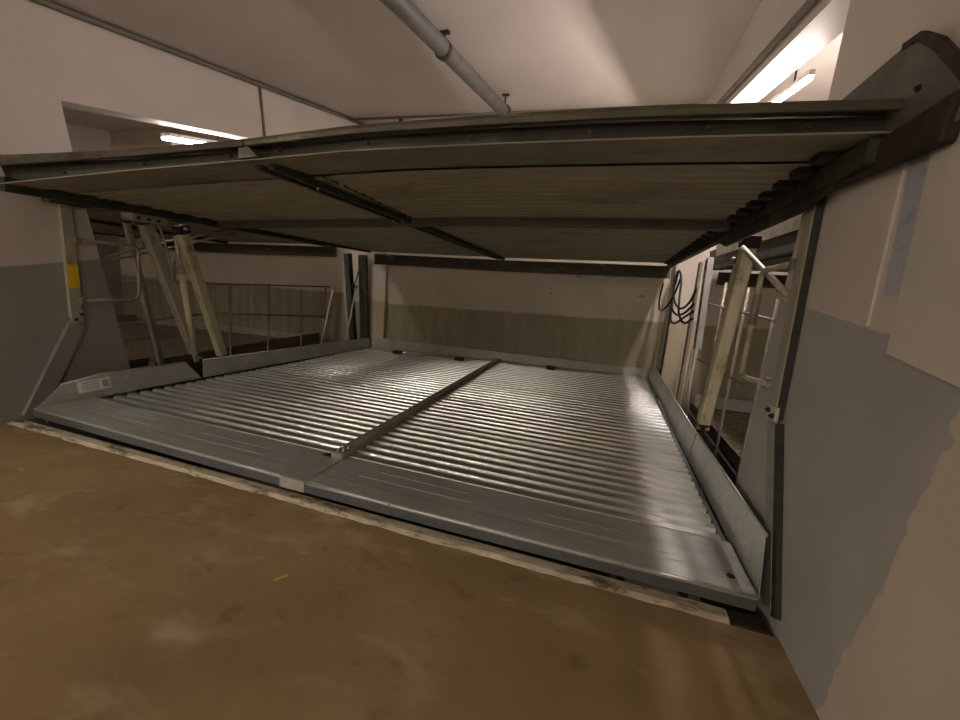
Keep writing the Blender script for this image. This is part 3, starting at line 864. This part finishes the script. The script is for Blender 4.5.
def lamp(label, a, b_, tubes, mat, drop_to, group):
    a, b_ = Vector(a), Vector(b_)
    L = thing('fluorescent_lamp', label, 'lamp', group=group)
    d = (b_ - a).normalized(); s = d.cross(Vector((0, 0, 1))).normalized(); u = s.cross(d)
    w = .04 if tubes == 1 else .13
    bm = NB(); bar(bm, a + u*.045, b_ + u*.045, w, .04); obj('lamp_housing', bm, M['lamp_white'], L)
    for k in range(tubes):
        o_ = s * ((k - (tubes-1)/2) * .09)
        bm = NB(); tube(bm, [a + o_, b_ + o_], .014, 10); obj('lamp_tube', bm, mat, L)
    for q in (.2, .8):
        p = a.lerp(b_, q) + u*.065
        bm = NB(); tube(bm, [p, (p.x, p.y, drop_to(p.x, p.y))], .008, 6); obj('hanger_rod', bm, M['dark_steel'], L)
    return L
lamp('lit fluorescent lamp hanging just beyond the right beam', (5.715, 2.06, 3.175), (5.715, 3.9, 3.48), 1, M['tube_r'], ceil_z, None)
ll = lamp('lit twin fluorescent lamp hanging just beyond the left beam opening', (-.90, 1.85, 2.75), (-.90, 2.75, 2.92), 2, M['tube_l'], ceil_z, None)
bm = NB(); prism(bm, [(-.82, 1.85, 2.72), (-.82, 2.75, 2.89), (-.82, 2.75, 2.74), (-.82, 1.85, 2.57)], (.006, 0, 0)); obj('added_baffle', bm, M['lamp_white'], ll)  # added baffle that keeps this lamp's light off the lower deck
lamp('short added fluorescent lamp lighting the rear left deck, beyond the wall conduit', (-.90, 4.5, 3.10), (-.90, 4.9, 3.16), 1, M['tube_rear'], ceil_z, None)  # added lamp, put in to make the bright patch at the rear left
AISLE = [(-.4, -3.3, 'fluorescent lamp on the aisle ceiling, near row, left of the two'),
         (2.9, -3.9, 'fluorescent lamp on the aisle ceiling, near row, right of the two'),
         (.6, -10.0, 'added unseen fluorescent lamp in the middle of the far aisle row'),
         (-3.2, -8.0, 'added unseen aisle lamp brightening the left neighbouring bay'),
         (8.6, -8.0, 'added unseen aisle lamp brightening the right neighbouring bay')]
for x, y, txt in AISLE:
    far = y < -5  # far lamps are unseen additions that brighten the rear wall and side bays
    z = 2.45 if far else 3.25
    lamp(txt, (x - .75, y, z), (x + .75, y, z), 2, M['tube_far'] if far else (M['tube_aisle'] if x < 0 else M['tube_aisle_right']), ceil_z, 'aisle ceiling lamps')

# ------------------------------------------------------------------ odds on the floor and kerb
bm = NB(); box(bm, 5.205, 5.37, .0, .10, FZ - .04, FZ + .012)
tag(obj('rusty_plate', bm, M['rust'], None, .004), 'rusty brown steel plate at the right end of the kerb', 'plate')
bm = NB(); prism(bm, [(2.985, -.60, FZ), (2.995, -.605, FZ), (3.03, -.552, FZ), (3.02, -.545, FZ)], (0, 0, .004))
tag(obj('paper_scrap', bm, M['scrap']), 'tiny yellow scrap lying on the brown floor', 'scrap')

# ------------------------------------------------------------------ neighbouring platforms
strut('dim strut in the dark left neighbouring bay beyond the guard loop', (-1.0, 1.42, 1.70), (-1.0, 1.72, -.1), .06, .07, M['rail_steel'])
strut('strut of the right neighbouring bay behind the thick cream strut', (5.80, 3.3, 1.83), (5.80, 3.6, -.25), .08, .10, M['cream_dim'])
def dup(root, off, label, remap, skip=()):
    r = root.copy(); COL.objects.link(r); r.location = Vector(root.location) + Vector(off); r['label'] = label
    for ch in list(root.children):
        if ch.name.split('.')[0] in skip: continue
        c = ch.copy(); COL.objects.link(c); c.parent = r
        mt = remap.get(ch.data.materials[0].name)
        if mt:
            c.data = ch.data.copy(); c.data.materials[0] = mt
        for g in ch.children:
            d = g.copy(); COL.objects.link(d); d.parent = c
    return r
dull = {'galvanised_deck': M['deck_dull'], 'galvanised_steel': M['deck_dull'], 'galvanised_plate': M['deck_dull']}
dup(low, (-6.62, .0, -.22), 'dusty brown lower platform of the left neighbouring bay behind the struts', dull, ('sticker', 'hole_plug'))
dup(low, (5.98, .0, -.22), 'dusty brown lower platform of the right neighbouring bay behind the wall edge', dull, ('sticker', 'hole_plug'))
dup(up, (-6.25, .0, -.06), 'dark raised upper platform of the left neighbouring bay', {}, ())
ur = dup(up, (6.05, .0, .10), 'raised upper platform of the right neighbouring bay with its lit edge put in as white', {}, ())
bm = NB(); prism(bm, [(-.195, .2, 1.93), (-.195, 4.6, 1.93), (-.215, 4.6, 2.10), (-.215, .2, 2.10)], (-.01, 0, 0))
obj('lit_edge_strip', bm, M['lamp_white'], ur)  # white colour stands for lamp light caught on this edge

# ------------------------------------------------------------------ camera, world, exposure
cam_d = bpy.data.cameras.new('camera'); cam = bpy.data.objects.new('camera', cam_d); COL.objects.link(cam)
R_ = Vector((.95351, .28900, .08543)); U_ = Vector((-.13440, .15406, .97888)); B_ = Vector((.26973, -.94485, .18574))
cam.matrix_world = Matrix(((R_.x, U_.x, B_.x, 4.3796), (R_.y, U_.y, B_.y, -2.0474), (R_.z, U_.z, B_.z, 1.3640), (0, 0, 0, 1)))
cam_d.sensor_width = 36; cam_d.sensor_fit = 'HORIZONTAL'; cam_d.lens = 15.089
cam_d.clip_start = .02; cam_d.clip_end = 100
sc.camera = cam

w = bpy.data.worlds.new('world'); sc.world = w; w.use_nodes = True
w.node_tree.nodes['Background'].inputs[0].default_value = (1, .85, .68, 1)
w.node_tree.nodes['Background'].inputs[1].default_value = .0
sc.view_settings.view_transform = 'Standard'
sc.view_settings.look = 'None'
sc.view_settings.gamma = 1
sc.view_settings.use_curve_mapping = False
sc.view_settings.exposure = 0.0
sc.cycles.max_bounces = 10
sc.cycles.diffuse_bounces = 6
sc.cycles.glossy_bounces = 5
sc.cycles.use_denoising = True
